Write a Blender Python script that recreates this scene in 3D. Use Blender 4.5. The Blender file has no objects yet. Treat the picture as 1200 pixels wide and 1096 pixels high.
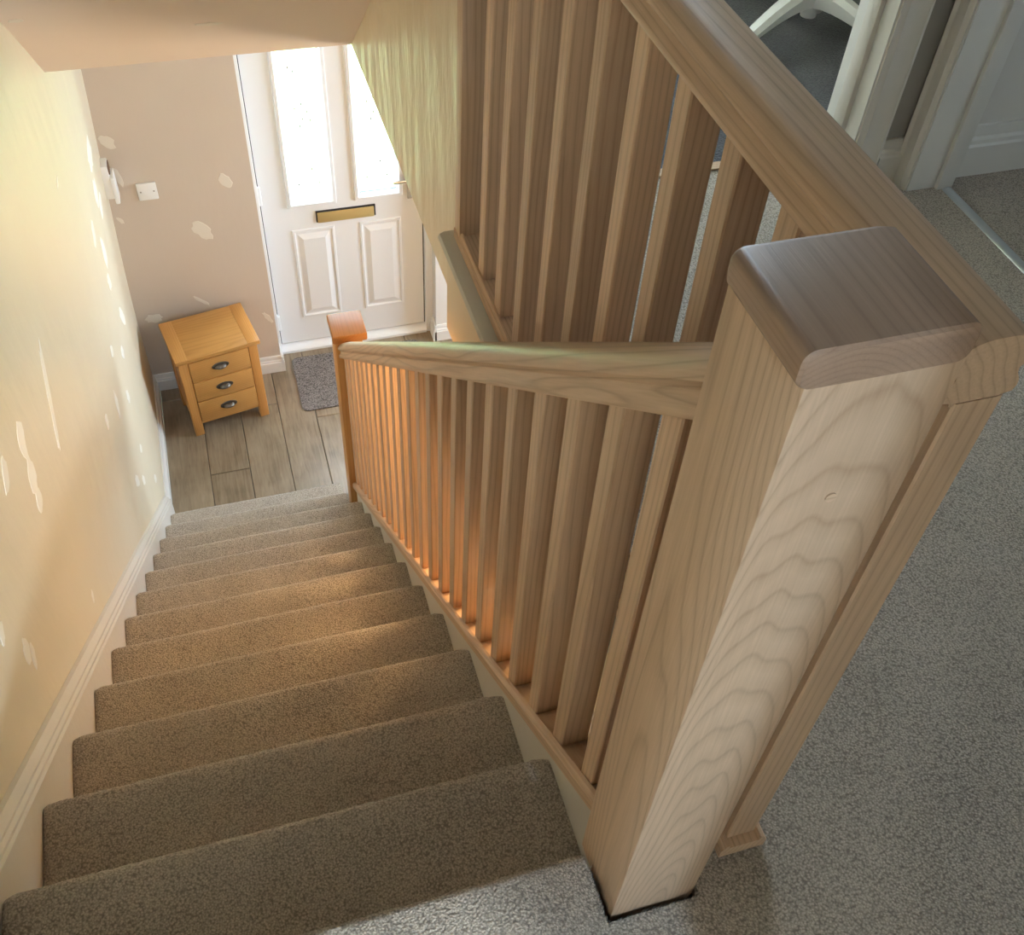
import bpy, bmesh, math, random
from mathutils import Vector, Matrix, noise
random.seed(7)
sc = bpy.context.scene
C = sc.collection
H = 2.6                                   # the landing is 2.6 m above the hall; everything below is written relative to the landing and lifted at the end

# ------------------------------------------------------------------ camera
YAW, PITCH, ROLL, FPX = 0.34681, 0.84761, -0.07586, 1207.66
CAM = Vector((0.49942, -0.44141, 1.32154))
fw = Vector((math.sin(YAW)*math.cos(PITCH), math.cos(YAW)*math.cos(PITCH), -math.sin(PITCH)))
rt = Vector((math.cos(YAW), -math.sin(YAW), 0)); dn = fw.cross(rt)
r2 = math.cos(ROLL)*rt + math.sin(ROLL)*dn; d2 = -math.sin(ROLL)*rt + math.cos(ROLL)*dn
cam = bpy.data.cameras.new('camera'); cam.sensor_width = 36; cam.sensor_fit = 'HORIZONTAL'
cam.lens = FPX*36/1200; cam.clip_start = 0.02; cam.clip_end = 200
co = bpy.data.objects.new('camera', cam); C.objects.link(co)
m = Matrix((( r2.x, -d2.x, -fw.x, CAM.x), (r2.y, -d2.y, -fw.y, CAM.y), (r2.z, -d2.z, -fw.z, CAM.z + H), (0, 0, 0, 1)))
co.matrix_world = m
sc.camera = co

# ------------------------------------------------------------------ sky, sun, window portals, exposure
SKY = 17.0
w = bpy.data.worlds.new('sky'); sc.world = w; w.use_nodes = True
bgn = w.node_tree.nodes['Background']; bgn.inputs[0].default_value = (0.68, 0.83, 1.0, 1); bgn.inputs[1].default_value = SKY
def portal(loc, rot, sx, sy):
    l = bpy.data.lights.new('window_portal', 'AREA'); l.shape = 'RECTANGLE'; l.size = sx; l.size_y = sy
    l.cycles.is_portal = True
    o = bpy.data.objects.new('window_portal', l); C.objects.link(o); o.location = (loc[0], loc[1], loc[2] + H); o.rotation_euler = rot
portal((1.10, 4.03, -1.25), (math.radians(-90), 0, 0), 0.66, 1.15)      # front door glass, facing into the hall
portal((3.33, 3.0, -1.3), (0, math.radians(90), 0), 1.3, 1.1)           # side window of the hall
portal((1.5, 2.63, 1.2), (math.radians(-90), 0, 0), 0.76, 1.7)           # bedroom window
portal((3.33, 0.2, 1.3), (0, math.radians(90), 0), 0.5, 0.4)          # second room window
sc.view_settings.view_transform = 'Standard'; sc.view_settings.look = 'None'
sc.view_settings.gamma = 1; sc.view_settings.use_curve_mapping = False
sc.view_settings.exposure = 0.6
sc.cycles.use_denoising = True; sc.cycles.max_bounces = 10; sc.cycles.diffuse_bounces = 6
sc.cycles.caustics_reflective = False; sc.cycles.caustics_refractive = False
sc.cycles.sample_clamp_indirect = 6

# ------------------------------------------------------------------ materials
def mat(name):
    m = bpy.data.materials.new(name); m.use_nodes = True
    nt = m.node_tree; b = nt.nodes['Principled BSDF']
    return m, nt, b
def N(nt, t, **kw):
    n = nt.nodes.new(t)
    for k, v in kw.items():
        if k.startswith('i_'):
            key = k[2:]
            key = int(key) if key.isdigit() else key.replace('_', ' ')
            n.inputs[key].default_value = v
        else: setattr(n, k, v)
    return n
def ramp(nt, stops):
    n = nt.nodes.new('ShaderNodeValToRGB'); e = n.color_ramp.elements
    while len(e) < len(stops): e.new(0.5)
    for k, (p, c) in enumerate(stops):
        e[k].position = p; e[k].color = (c[0], c[1], c[2], 1) if len(c) == 3 else c
    return n
def plain(name, col, rough=0.5, metal=0.0, spec=0.5, bump=0.0, bscale=60):
    m, nt, b = mat(name)
    b.inputs['Base Color'].default_value = (*col, 1); b.inputs['Roughness'].default_value = rough
    b.inputs['Metallic'].default_value = metal; b.inputs['Specular IOR Level'].default_value = spec
    if bump:
        tc = N(nt, 'ShaderNodeTexCoord'); nz = N(nt, 'ShaderNodeTexNoise'); nz.inputs['Scale'].default_value = bscale; nz.inputs['Detail'].default_value = 4
        nt.links.new(tc.outputs['Object'], nz.inputs['Vector'])
        bp = N(nt, 'ShaderNodeBump'); bp.inputs['Strength'].default_value = bump; bp.inputs['Distance'].default_value = 0.01
        nt.links.new(nz.outputs['Fac'], bp.inputs['Height']); nt.links.new(bp.outputs['Normal'], b.inputs['Normal'])
    return m
def oak(name, rot, light, mid, dark, centre=(0.0, 0.0), tilt=(0.0, 0.0), ring=0.0085, warp=0.05, rough=0.45, rnd=1.0, contrast=1.0):
    """Oak whose growth rings run round the local grain axis (Z after the rotation); 'centre' is where the pith passes, 'tilt' how far it leans."""
    m, nt, b = mat(name); L = nt.links.new
    tc = N(nt, 'ShaderNodeTexCoord'); oi = N(nt, 'ShaderNodeObjectInfo')
    mp = N(nt, 'ShaderNodeMapping'); mp.vector_type = 'POINT'; mp.inputs['Rotation'].default_value = rot
    L(tc.outputs['Object'], mp.inputs['Vector'])
    rv = N(nt, 'ShaderNodeVectorMath', operation='SCALE'); rv.inputs[0].default_value = (1.3*rnd, 0.9*rnd, 7.0*rnd); L(oi.outputs['Random'], rv.inputs['Scale'])
    ad = N(nt, 'ShaderNodeVectorMath', operation='ADD'); L(mp.outputs[0], ad.inputs[0]); L(rv.outputs[0], ad.inputs[1])
    st = N(nt, 'ShaderNodeVectorMath', operation='MULTIPLY'); st.inputs[1].default_value = (1, 1, 0.10); L(ad.outputs[0], st.inputs[0])
    n1 = N(nt, 'ShaderNodeTexNoise'); n1.inputs['Scale'].default_value = 9; n1.inputs['Detail'].default_value = 2; L(st.outputs[0], n1.inputs['Vector'])
    sb = N(nt, 'ShaderNodeVectorMath', operation='SUBTRACT'); L(n1.outputs['Color'], sb.inputs[0]); sb.inputs[1].default_value = (0.5, 0.5, 0.5)
    sw = N(nt, 'ShaderNodeVectorMath', operation='SCALE'); L(sb.outputs[0], sw.inputs[0]); sw.inputs['Scale'].default_value = warp
    a2 = N(nt, 'ShaderNodeVectorMath', operation='ADD'); L(ad.outputs[0], a2.inputs[0]); L(sw.outputs[0], a2.inputs[1])
    sp = N(nt, 'ShaderNodeSeparateXYZ'); L(a2.outputs[0], sp.inputs[0])
    def axis(ch, c, t):
        mz = N(nt, 'ShaderNodeMath', operation='MULTIPLY'); L(sp.outputs['Z'], mz.inputs[0]); mz.inputs[1].default_value = t
        s1 = N(nt, 'ShaderNodeMath', operation='SUBTRACT'); L(sp.outputs[ch], s1.inputs[0]); s1.inputs[1].default_value = c
        s2 = N(nt, 'ShaderNodeMath', operation='SUBTRACT'); L(s1.outputs[0], s2.inputs[0]); L(mz.outputs[0], s2.inputs[1])
        return s2
    ax, ay = axis('X', centre[0], tilt[0]), axis('Y', centre[1], tilt[1])
    cb = N(nt, 'ShaderNodeCombineXYZ'); L(ax.outputs[0], cb.inputs[0]); L(ay.outputs[0], cb.inputs[1])
    ln = N(nt, 'ShaderNodeVectorMath', operation='LENGTH'); L(cb.outputs[0], ln.inputs[0])
    dv = N(nt, 'ShaderNodeMath', operation='DIVIDE'); L(ln.outputs['Value'], dv.inputs[0]); dv.inputs[1].default_value = ring
    fr = N(nt, 'ShaderNodeMath', operation='FRACT'); L(dv.outputs[0], fr.inputs[0])
    rr = ramp(nt, [(0.0, (0, 0, 0)), (0.12, (0.75,)*3), (0.55, (1, 1, 1)), (0.86, (0.6,)*3), (1.0, (0, 0, 0))]); L(fr.outputs[0], rr.inputs['Fac'])
    # fine open pores drawn out along the grain
    sp2 = N(nt, 'ShaderNodeVectorMath', operation='MULTIPLY'); sp2.inputs[1].default_value = (1, 1, 0.03); L(ad.outputs[0], sp2.inputs[0])
    n2 = N(nt, 'ShaderNodeTexNoise'); n2.inputs['Scale'].default_value = 420; n2.inputs['Detail'].default_value = 2; L(sp2.outputs[0], n2.inputs['Vector'])
    n3 = N(nt, 'ShaderNodeTexNoise'); n3.inputs['Scale'].default_value = 14; n3.inputs['Detail'].default_value = 3; L(st.outputs[0], n3.inputs['Vector'])
    c1 = ramp(nt, [(0.0, dark), (1.0, light)])
    mx = N(nt, 'ShaderNodeMath', operation='MULTIPLY_ADD'); L(rr.outputs['Color'], mx.inputs[0]); mx.inputs[1].default_value = 0.42*contrast
    m3 = N(nt, 'ShaderNodeMath', operation='MULTIPLY_ADD'); L(n2.outputs['Fac'], m3.inputs[0]); m3.inputs[1].default_value = 0.45; m3.inputs[2].default_value = 0.28-0.2*contrast
    L(m3.outputs[0], mx.inputs[2])
    m4 = N(nt, 'ShaderNodeMath', operation='MULTIPLY_ADD'); L(n3.outputs['Fac'], m4.inputs[0]); m4.inputs[1].default_value = 0.5; m4.inputs[2].default_value = -0.1
    m5 = N(nt, 'ShaderNodeMath', operation='ADD'); L(mx.outputs[0], m5.inputs[0]); L(m4.outputs[0], m5.inputs[1])
    L(m5.outputs[0], c1.inputs['Fac'])
    hv = N(nt, 'ShaderNodeHueSaturation'); L(c1.outputs[0], hv.inputs['Color'])
    v1 = N(nt, 'ShaderNodeMath', operation='MULTIPLY_ADD'); L(oi.outputs['Random'], v1.inputs[0]); v1.inputs[1].default_value = 0.22*rnd; v1.inputs[2].default_value = 1.0-0.11*rnd
    L(v1.outputs[0], hv.inputs['Value'])
    L(hv.outputs[0], b.inputs['Base Color'])
    b.inputs['Roughness'].default_value = rough; b.inputs['Specular IOR Level'].default_value = 0.4
    bp = N(nt, 'ShaderNodeBump'); bp.inputs['Strength'].default_value = 0.12; bp.inputs['Distance'].default_value = 0.002
    L(n2.outputs['Fac'], bp.inputs['Height']); L(bp.outputs[0], b.inputs['Normal'])
    return m
def carpet(name, c_dark, c_light, scale=330, bump=0.55, dist=0.006, patch=0.25):
    m, nt, b = mat(name); L = nt.links.new
    tc = N(nt, 'ShaderNodeTexCoord')
    n1 = N(nt, 'ShaderNodeTexNoise'); n1.inputs['Scale'].default_value = scale; n1.inputs['Detail'].default_value = 3; n1.inputs['Roughness'].default_value = 0.65
    n2 = N(nt, 'ShaderNodeTexVoronoi'); n2.inputs['Scale'].default_value = scale*0.9
    n3 = N(nt, 'ShaderNodeTexNoise'); n3.inputs['Scale'].default_value = 9; n3.inputs['Detail'].default_value = 3
    for n in (n1, n2, n3): L(tc.outputs['Object'], n.inputs['Vector'])
    m1 = N(nt, 'ShaderNodeMath', operation='MULTIPLY_ADD'); L(n2.outputs['Distance'], m1.inputs[0]); m1.inputs[1].default_value = -0.7; L(n1.outputs['Fac'], m1.inputs[2])
    m2 = N(nt, 'ShaderNodeMath', operation='MULTIPLY_ADD'); L(n3.outputs['Fac'], m2.inputs[0]); m2.inputs[1].default_value = patch; L(m1.outputs[0], m2.inputs[2])
    c = ramp(nt, [(0.0, c_dark), (0.75, c_light)]); L(m2.outputs[0], c.inputs['Fac']); L(c.outputs[0], b.inputs['Base Color'])
    b.inputs['Roughness'].default_value = 0.95; b.inputs['Specular IOR Level'].default_value = 0.1
    b.inputs['Sheen Weight'].default_value = 0.25; b.inputs['Sheen Roughness'].default_value = 0.5
    bp = N(nt, 'ShaderNodeBump'); bp.inputs['Strength'].default_value = bump; bp.inputs['Distance'].default_value = dist
    L(m1.outputs[0], bp.inputs['Height']); L(bp.outputs[0], b.inputs['Normal'])
    return m
def plaster(name, col, var, rough=0.6, streak=0.10, spec=0.3):
    m, nt, b = mat(name); L = nt.links.new
    tc = N(nt, 'ShaderNodeTexCoord')
    n1 = N(nt, 'ShaderNodeTexNoise'); n1.inputs['Scale'].default_value = 2.2; n1.inputs['Detail'].default_value = 4; L(tc.outputs['Object'], n1.inputs['Vector'])
    mp = N(nt, 'ShaderNodeMapping'); mp.inputs['Scale'].default_value = (9, 9, 3); mp.inputs['Rotation'].default_value = (0.35, 0, 0); L(tc.outputs['Object'], mp.inputs['Vector'])
    n2 = N(nt, 'ShaderNodeTexNoise'); n2.inputs['Scale'].default_value = 1.0; n2.inputs['Detail'].default_value = 5; L(mp.outputs[0], n2.inputs['Vector'])
    c = ramp(nt, [(0.3, var), (0.7, col)]); L(n1.outputs['Fac'], c.inputs['Fac']); L(c.outputs[0], b.inputs['Base Color'])
    bp = N(nt, 'ShaderNodeBump'); bp.inputs['Strength'].default_value = streak; bp.inputs['Distance'].default_value = 0.05
    L(n2.outputs['Fac'], bp.inputs['Height']); L(bp.outputs[0], b.inputs['Normal'])
    b.inputs['Roughness'].default_value = rough; b.inputs['Specular IOR Level'].default_value = spec
    return m

PH = math.pi/2
OL, OM, OD = (0.67, 0.47, 0.315), (0.36, 0.25, 0.155), (0.32, 0.195, 0.11)
M = {}
M['oak_z'] = oak('oak_upright', (0, 0, 0), OL, OM, OD)
M['oak_y'] = oak('oak_lengthwise', (PH, 0, 0), OL, OM, OD, rnd=0.6)
M['oak_x'] = oak('oak_crosswise', (0, PH, 0), OL, OM, OD)
PT = math.atan2(0.2, 0.23026)
M['oak_pitch'] = oak('oak_along_pitch', (PH + PT, 0, 0), OL, OM, OD, centre=(0.835, -0.60), tilt=(0.0, 0.02), rnd=0, ring=0.011, warp=0.09, contrast=1.25)
M['oak_newel'] = oak('oak_newel', (0, 0, 0), OL, OM, OD, centre=(0.858, -0.075), tilt=(0.012, 0.105), rnd=0, ring=0.0058, warp=0.05, rough=0.5, contrast=1.0)
M['oak_cap_shaded'] = oak('oak_cap_shaded', (PH, 0, 0), (0.36, 0.235, 0.16), OM, (0.2, 0.12, 0.075), centre=(0.83, -0.86), rnd=0, ring=0.0045, warp=0.02)  # cap oak darkened: the weak overhead light is put into the colour
M['oak_orange'] = oak('varnished_oak_upright', (0, 0, 0), (0.60, 0.30, 0.09), OM, (0.40, 0.17, 0.045), rough=0.35)
M['oak_orange_x'] = oak('varnished_oak_crosswise', (0, PH, 0), (0.61, 0.315, 0.095), OM, (0.40, 0.18, 0.045), rough=0.32)
M['oak_orange_y'] = oak('varnished_oak_lengthwise', (PH, 0, 0), (0.59, 0.30, 0.09), OM, (0.39, 0.17, 0.045), rough=0.32)
M['oak_cap_warm_lit'] = oak('warm_lit_oak_cap', (PH, 0, 0), (0.44, 0.19, 0.055), OM, (0.30, 0.12, 0.03), rough=0.4)  # orange of the warm light from above, painted into the cap
M['carpet'] = carpet('beige_twist_carpet', (0.24, 0.205, 0.17), (0.74, 0.645, 0.535))
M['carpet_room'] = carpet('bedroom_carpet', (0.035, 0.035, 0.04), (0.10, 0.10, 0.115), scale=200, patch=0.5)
M['mat'] = carpet('door_mat', (0.07, 0.06, 0.055), (0.36, 0.32, 0.30), scale=150, bump=0.7)
M['cream'] = plaster('cream_wall_paint', (0.71, 0.63, 0.48), (0.68, 0.60, 0.45), rough=0.5, streak=0.16, spec=0.35)
M['cream_brushed'] = plaster('brushed_cream_wall_paint', (0.76, 0.67, 0.50), (0.72, 0.635, 0.46), rough=0.42, streak=0.45, spec=0.45)
M['magnolia'] = plaster('magnolia_wall_paint', (0.58, 0.50, 0.42), (0.555, 0.475, 0.395), rough=0.7, streak=0.04)
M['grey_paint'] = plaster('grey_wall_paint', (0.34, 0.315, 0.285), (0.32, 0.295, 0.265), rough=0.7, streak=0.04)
M['bounce_cut'] = plaster('bounce_cut_dark', (0.10, 0.10, 0.11), (0.09, 0.09, 0.10), rough=0.7, streak=0.04)  # dark so the unseen walls bounce little light onto the baluster fronts
M['ceil'] = plaster('ceiling_paint', (0.72, 0.61, 0.51), (0.69, 0.58, 0.48), rough=0.8, streak=0.03)
M['white_wall'] = plaster('white_wall_paint', (0.72, 0.70, 0.67), (0.69, 0.67, 0.63), rough=0.7, streak=0.04)
M['filler'] = plain('wall_filler', (0.70, 0.645, 0.555), 0.9, spec=0.1)
M['filler_light'] = plain('fresh_wall_filler', (0.84, 0.80, 0.71), 0.9, spec=0.1)
M['white_gloss'] = plain('white_gloss_paint', (0.74, 0.73, 0.70), 0.35, bump=0.03, bscale=30)
M['old_gloss'] = plain('worn_white_gloss', (0.66, 0.62, 0.56), 0.45, bump=0.12, bscale=40)
M['upvc'] = plain('white_door_skin', (0.80, 0.81, 0.82), 0.38, bump=0.02, bscale=200)
M['brass'] = plain('polished_brass', (0.70, 0.54, 0.24), 0.35, metal=0.55)
M['black'] = plain('black_gap', (0.02, 0.02, 0.022), 0.6)
M['pewter'] = plain('antique_pewter', (0.16, 0.14, 0.12), 0.38, metal=0.9)
M['plastic'] = plain('white_plastic', (0.80, 0.80, 0.79), 0.3)
M['screw'] = plain('screw_steel', (0.35, 0.33, 0.3), 0.4, metal=1)
M['chrome'] = plain('chrome', (0.7, 0.71, 0.72), 0.15, metal=1)
M['alu'] = plain('aluminium_strip', (0.62, 0.66, 0.69), 0.3, metal=0.85)
M['grey_board'] = plain('bare_grey_nosing', (0.60, 0.59, 0.53), 0.55, bump=0.03, bscale=25)
M['underlay'] = plain('dark_carpet_gap', (0.17, 0.145, 0.115), 1.0, spec=0.0, bump=0.8, bscale=120)
M['brown'] = plain('brown_terminal', (0.15, 0.08, 0.04), 0.6)
M['lawn'] = plain('lawn', (0.36, 0.52, 0.13), 0.9, bump=0.3, bscale=8)
M['paving'] = plain('paving', (0.55, 0.52, 0.47), 0.9)
def glassm(name, tint, white):
    m = bpy.data.materials.new(name); m.use_nodes = True; nt = m.node_tree; nt.nodes.remove(nt.nodes['Principled BSDF'])
    o = nt.nodes['Material Output']
    t = N(nt, 'ShaderNodeBsdfTransparent'); t.inputs[0].default_value = (*tint, 1)
    d = N(nt, 'ShaderNodeBsdfTranslucent'); d.inputs[0].default_value = (0.92, 0.95, 0.95, 1)
    g = N(nt, 'ShaderNodeBsdfGlossy'); g.inputs['Roughness'].default_value = 0.08
    a = N(nt, 'ShaderNodeMixShader'); a.inputs[0].default_value = white; b = N(nt, 'ShaderNodeMixShader'); b.inputs[0].default_value = 0.05
    L = nt.links.new; L(t.outputs[0], a.inputs[1]); L(d.outputs[0], a.inputs[2]); L(a.outputs[0], b.inputs[1]); L(g.outputs[0], b.inputs[2]); L(b.outputs[0], o.inputs['Surface'])
    return m
M['obscure'] = glassm('obscure_glass', (0.95, 0.98, 0.97), 0.10)
M['lead'] = plain('leaded_motif', (0.55, 0.6, 0.6), 0.4, metal=0.5)
M['clear'] = glassm('clear_glass', (0.97, 0.98, 0.98), 0.0)
def plank_mat():
    m, nt, b = mat('laminate_plank'); L = nt.links.new
    tc = N(nt, 'ShaderNodeTexCoord'); oi = N(nt, 'ShaderNodeObjectInfo')
    rv = N(nt, 'ShaderNodeVectorMath', operation='SCALE'); rv.inputs[0].default_value = (5, 9, 3); L(oi.outputs['Random'], rv.inputs['Scale'])
    ad = N(nt, 'ShaderNodeVectorMath', operation='ADD'); L(tc.outputs['Object'], ad.inputs[0]); L(rv.outputs[0], ad.inputs[1])
    s1 = N(nt, 'ShaderNodeVectorMath', operation='MULTIPLY'); s1.inputs[1].default_value = (1, 0.09, 1); L(ad.outputs[0], s1.inputs[0])
    n1 = N(nt, 'ShaderNodeTexNoise'); n1.inputs['Scale'].default_value = 55; n1.inputs['Detail'].default_value = 6; n1.inputs['Distortion'].default_value = 1.2; L(s1.outputs[0], n1.inputs['Vector'])
    n2 = N(nt, 'ShaderNodeTexNoise'); n2.inputs['Scale'].default_value = 7; n2.inputs['Detail'].default_value = 3; L(ad.outputs[0], n2.inputs['Vector'])
    a = N(nt, 'ShaderNodeMath', operation='MULTIPLY_ADD'); L(n2.outputs['Fac'], a.inputs[0]); a.inputs[1].default_value = 0.9; L(n1.outputs['Fac'], a.inputs[2])
    a2 = N(nt, 'ShaderNodeMath', operation='MULTIPLY_ADD'); L(oi.outputs['Random'], a2.inputs[0]); a2.inputs[1].default_value = 0.22; L(a.outputs[0], a2.inputs[2])
    c = ramp(nt, [(0.30, (0.135, 0.095, 0.058)), (0.52, (0.25, 0.19, 0.125)), (0.80, (0.36, 0.285, 0.20))])
    dv = N(nt, 'ShaderNodeMath', operation='MULTIPLY'); L(a2.outputs[0], dv.inputs[0]); dv.inputs[1].default_value = 0.52
    L(dv.outputs[0], c.inputs['Fac']); L(c.outputs[0], b.inputs['Base Color']); b.inputs['Roughness'].default_value = 0.33
    b.inputs['Specular IOR Level'].default_value = 0.5
    return m
M['plank'] = plank_mat()

# ------------------------------------------------------------------ mesh helpers
def link(name, verts, faces, material, parent=None, smooth=False):
    me = bpy.data.meshes.new(name); me.from_pydata([tuple(v) for v in verts], [], faces); me.validate(); me.update()
    bm = bmesh.new(); bm.from_mesh(me); bmesh.ops.recalc_face_normals(bm, faces=bm.faces); bm.to_mesh(me); bm.free()
    if smooth:
        for p in me.polygons: p.use_smooth = True
    o = bpy.data.objects.new(name, me); C.objects.link(o)
    if material: me.materials.append(M[material])
    if parent is not None: attach(o, parent)
    return o
def attach(o, parent):
    o.parent = parent; o.matrix_parent_inverse = Matrix.Translation(parent.location).inverted() if parent.parent is None and parent.type == 'EMPTY' else Matrix.Identity(4)
def from_bm(name, bm, material, parent=None, smooth=None):
    me = bpy.data.meshes.new(name); bmesh.ops.recalc_face_normals(bm, faces=bm.faces); bm.to_mesh(me); bm.free()
    if smooth is not None:
        me.polygons.foreach_set('use_smooth', [True]*len(me.polygons)); me.set_sharp_from_angle(angle=math.radians(smooth))
    o = bpy.data.objects.new(name, me); C.objects.link(o); me.materials.append(M[material])
    if parent is not None: attach(o, parent)
    return o
def bbox(bm, x0, x1, y0, y1, z0, z1, mtx=None):
    v = [bm.verts.new(p) for p in ((x0,y0,z0),(x1,y0,z0),(x1,y1,z0),(x0,y1,z0),(x0,y0,z1),(x1,y0,z1),(x1,y1,z1),(x0,y1,z1))]
    f = [bm.faces.new([v[i] for i in q]) for q in ((0,3,2,1),(4,5,6,7),(0,1,5,4),(1,2,6,5),(2,3,7,6),(3,0,4,7))]
    if mtx is not None: bmesh.ops.transform(bm, matrix=mtx, verts=v)
    return v, f
def box(name, x0, x1, y0, y1, z0, z1, material, parent=None, bev=0.0, seg=2):
    bm = bmesh.new(); bbox(bm, x0, x1, y0, y1, z0, z1)
    if bev: bmesh.ops.bevel(bm, geom=list(bm.edges), offset=bev, segments=seg, profile=0.5, affect='EDGES')
    return from_bm(name, bm, material, parent, 40 if bev else None)
def boxes(name, lst, material, parent=None, bev=0.0):
    bm = bmesh.new()
    for b in lst: bbox(bm, *b)
    if bev: bmesh.ops.bevel(bm, geom=list(bm.edges), offset=bev, segments=2, profile=0.5, affect='EDGES')
    return from_bm(name, bm, material, parent, 40 if bev else None)
def sweep(name, prof, pts, material, parent=None, side=Vector((1,0,0)), up=None, smooth=35):
    """Profile [(s, u)] carried along straight path pts: s along 'side', u along 'up' (vertical by default, so a pitched run keeps plumb ends)."""
    up = up or Vector((0,0,1)); bm = bmesh.new(); rings = []
    for p in pts: rings.append([bm.verts.new(Vector(p) + side*s + up*u) for s, u in prof])
    n = len(prof)
    for a, b in zip(rings, rings[1:]):
        for k in range(n): bm.faces.new((a[k], a[(k+1) % n], b[(k+1) % n], b[k]))
    bm.faces.new(rings[0]); bm.faces.new(rings[-1][::-1])
    return from_bm(name, bm, material, parent, smooth)
def tag(o, label, cat=None, group=None, kind=None):
    o['label'] = label
    if cat: o['category'] = cat
    if group: o['group'] = group
    if kind: o['kind'] = kind
    return o
def struct(o, label=None):
    o['kind'] = 'structure'
    if label: o['label'] = label
    return o
def empty(name, loc):
    o = bpy.data.objects.new(name, None); C.objects.link(o); o.location = loc; o.empty_display_size = 0.1
    return o
def S(t): t = max(0, min(1, t)); return t*t*(3-2*t)

G, R = 0.23026, 0.2                     # going and rise
SL = R/G
FLOOR, HC = -2.6, -0.245                # hall floor and hall ceiling
XW = 0.985                              # face of the wall over the hall, right of the stairs
YE = 1.31                               # end wall of the landing
UC = 2.25                               # upstairs ceiling
def bulge(y, z): return 0.08*S((z + 2.3)/2.05)*S((y - 0.9)/1.5)*S((z + 0.87*y - 0.12)/0.6)

# ------------------------------------------------------------------ structure: left wall (slightly out of plumb), stairwell ceiling
def wall_left():
    verts, faces = [], []; ny, nz = 60, 50; y0, y1, z0, z1 = -3.1, 4.0, FLOOR, UC
    for j in range(nz+1):
        for i in range(ny+1):
            y = y0 + (y1-y0)*i/ny; z = z0 + (z1-z0)*j/nz; verts.append((bulge(y, z), y, z))
    W = ny+1
    for j in range(nz):
        for i in range(ny): faces.append((j*W+i, j*W+i+1, (j+1)*W+i+1, (j+1)*W+i))
    n = len(verts)
    verts += [(-0.1, y0, z0), (-0.1, y1, z0), (-0.1, y1, z1), (-0.1, y0, z1)]
    faces.append((n, n+3, n+2, n+1))
    faces.append(tuple([n, n+1] + [i for i in range(ny, -1, -1)])); faces.append(tuple([n+3, n+2] + [nz*W+i for i in range(ny, -1, -1)]))
    faces.append(tuple([n, n+3] + [j*W for j in range(nz, -1, -1)])); faces.append(tuple([n+1, n+2] + [j*W+ny for j in range(nz, -1, -1)]))
    return struct(link('wall_left', verts, faces, 'cream', smooth=False), 'cream stairwell wall with filled patches')
WL = wall_left()
for p in WL.data.polygons: p.use_smooth = len(p.vertices) == 4 and p.area < 0.05
zs = HC + (2.67 - YE)*0.80
sweep('ceiling_slope', [(0, 0), (0.0, 0.12), (XW, 0.12), (XW, 0)], [(0.0, YE, zs), (0.0, 2.67, HC)], 'ceil')
struct(bpy.data.objects['ceiling_slope'], 'sloping soffit over the stairs')
struct(boxes('ceiling_hall', [(0, XW, 2.67, 3.83, HC, HC+0.1), (XW+0.1, 3.3, 0.02, 3.95, HC, HC+0.1)], 'ceil'), 'hall ceiling')
struct(box('ceiling_landing', -0.1, 3.3, -3.1, 4.0, UC, UC+0.1, 'grey_paint'), 'upstairs ceiling')  # unseen; grey to cut the light bounced onto balusters and rail tops
struct(box('wall_over_hall', XW, XW+0.1, YE-0.004, 3.83, HC, UC, 'cream_brushed'), 'cream wall above the hall, right of the stairs')
# landing floor edge: fascia, grey nosing board
struct(box('wall_fascia', 0.953, XW+0.1, 0.02, YE+0.02, HC-0.02, -0.03, 'cream'), 'cream fascia below the landing edge')
# landing end wall with the bedroom opening
X1a, X1b, YT = 1.12, 1.885, 1.435
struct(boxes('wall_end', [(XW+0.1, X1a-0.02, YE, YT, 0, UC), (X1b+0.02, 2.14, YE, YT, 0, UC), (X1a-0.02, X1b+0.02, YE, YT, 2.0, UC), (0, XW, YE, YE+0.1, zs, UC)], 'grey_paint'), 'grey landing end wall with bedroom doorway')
# right wall with the second doorway
XR = 2.03; Y2b = 1.25; Y2a = 0.49
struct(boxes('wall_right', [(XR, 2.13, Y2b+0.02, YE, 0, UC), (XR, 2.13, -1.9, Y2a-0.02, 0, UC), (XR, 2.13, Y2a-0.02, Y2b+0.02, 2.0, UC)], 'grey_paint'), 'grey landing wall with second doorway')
# unseen partition added behind the viewer, opening cut to steer the light; back wall
struct(boxes('wall_light_mask', [(0.86, XR, -0.86, -0.76, 0, UC), (0.0, 0.28, -0.86, -0.76, 0, UC), (0.28, 0.86, -0.86, -0.76, 1.95, UC)], 'bounce_cut'), 'dark wall added behind the viewer, its opening shaping the light')
struct(boxes('wall_back', [(-0.1, 2.13, -3.1, -3.0, 0, UC), (2.03, 2.13, -3.0, -1.9, 0, UC)], 'bounce_cut'), 'back wall of the room behind the viewer')
def window(name, axis, a0, a1, c, z0, z1, label):
    r = empty(name, ((a0+a1)/2, c, z0) if axis == 'x' else (c, (a0+a1)/2, z0)); struct(r, label)
    t = 0.05
    def bb(u0, u1, w0, w1, d): return (u0, u1, c-d, c+d, w0, w1) if axis == 'x' else (c-d, c+d, u0, u1, w0, w1)
    boxes('window_frame', [bb(a0, a0+t, z0, z1, 0.03), bb(a1-t, a1, z0, z1, 0.03), bb(a0+t, a1-t, z0, z0+t, 0.03), bb(a0+t, a1-t, z1-t, z1, 0.03)], 'upvc', r)
    box('pane', *bb(a0+t, a1-t, z0+t, z1-t, 0.004), 'clear', r)
window('window_3', 'y', 2.35, 3.65, 3.25, -1.85, -0.75, 'white side window of the hall')
window('window_1', 'x', 1.12, 1.88, 2.55, 0.35, 2.05, 'white bedroom window')
window('window_2', 'y', -0.05, 0.45, 3.25, 1.1, 1.5, 'white window of the second room')
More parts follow.
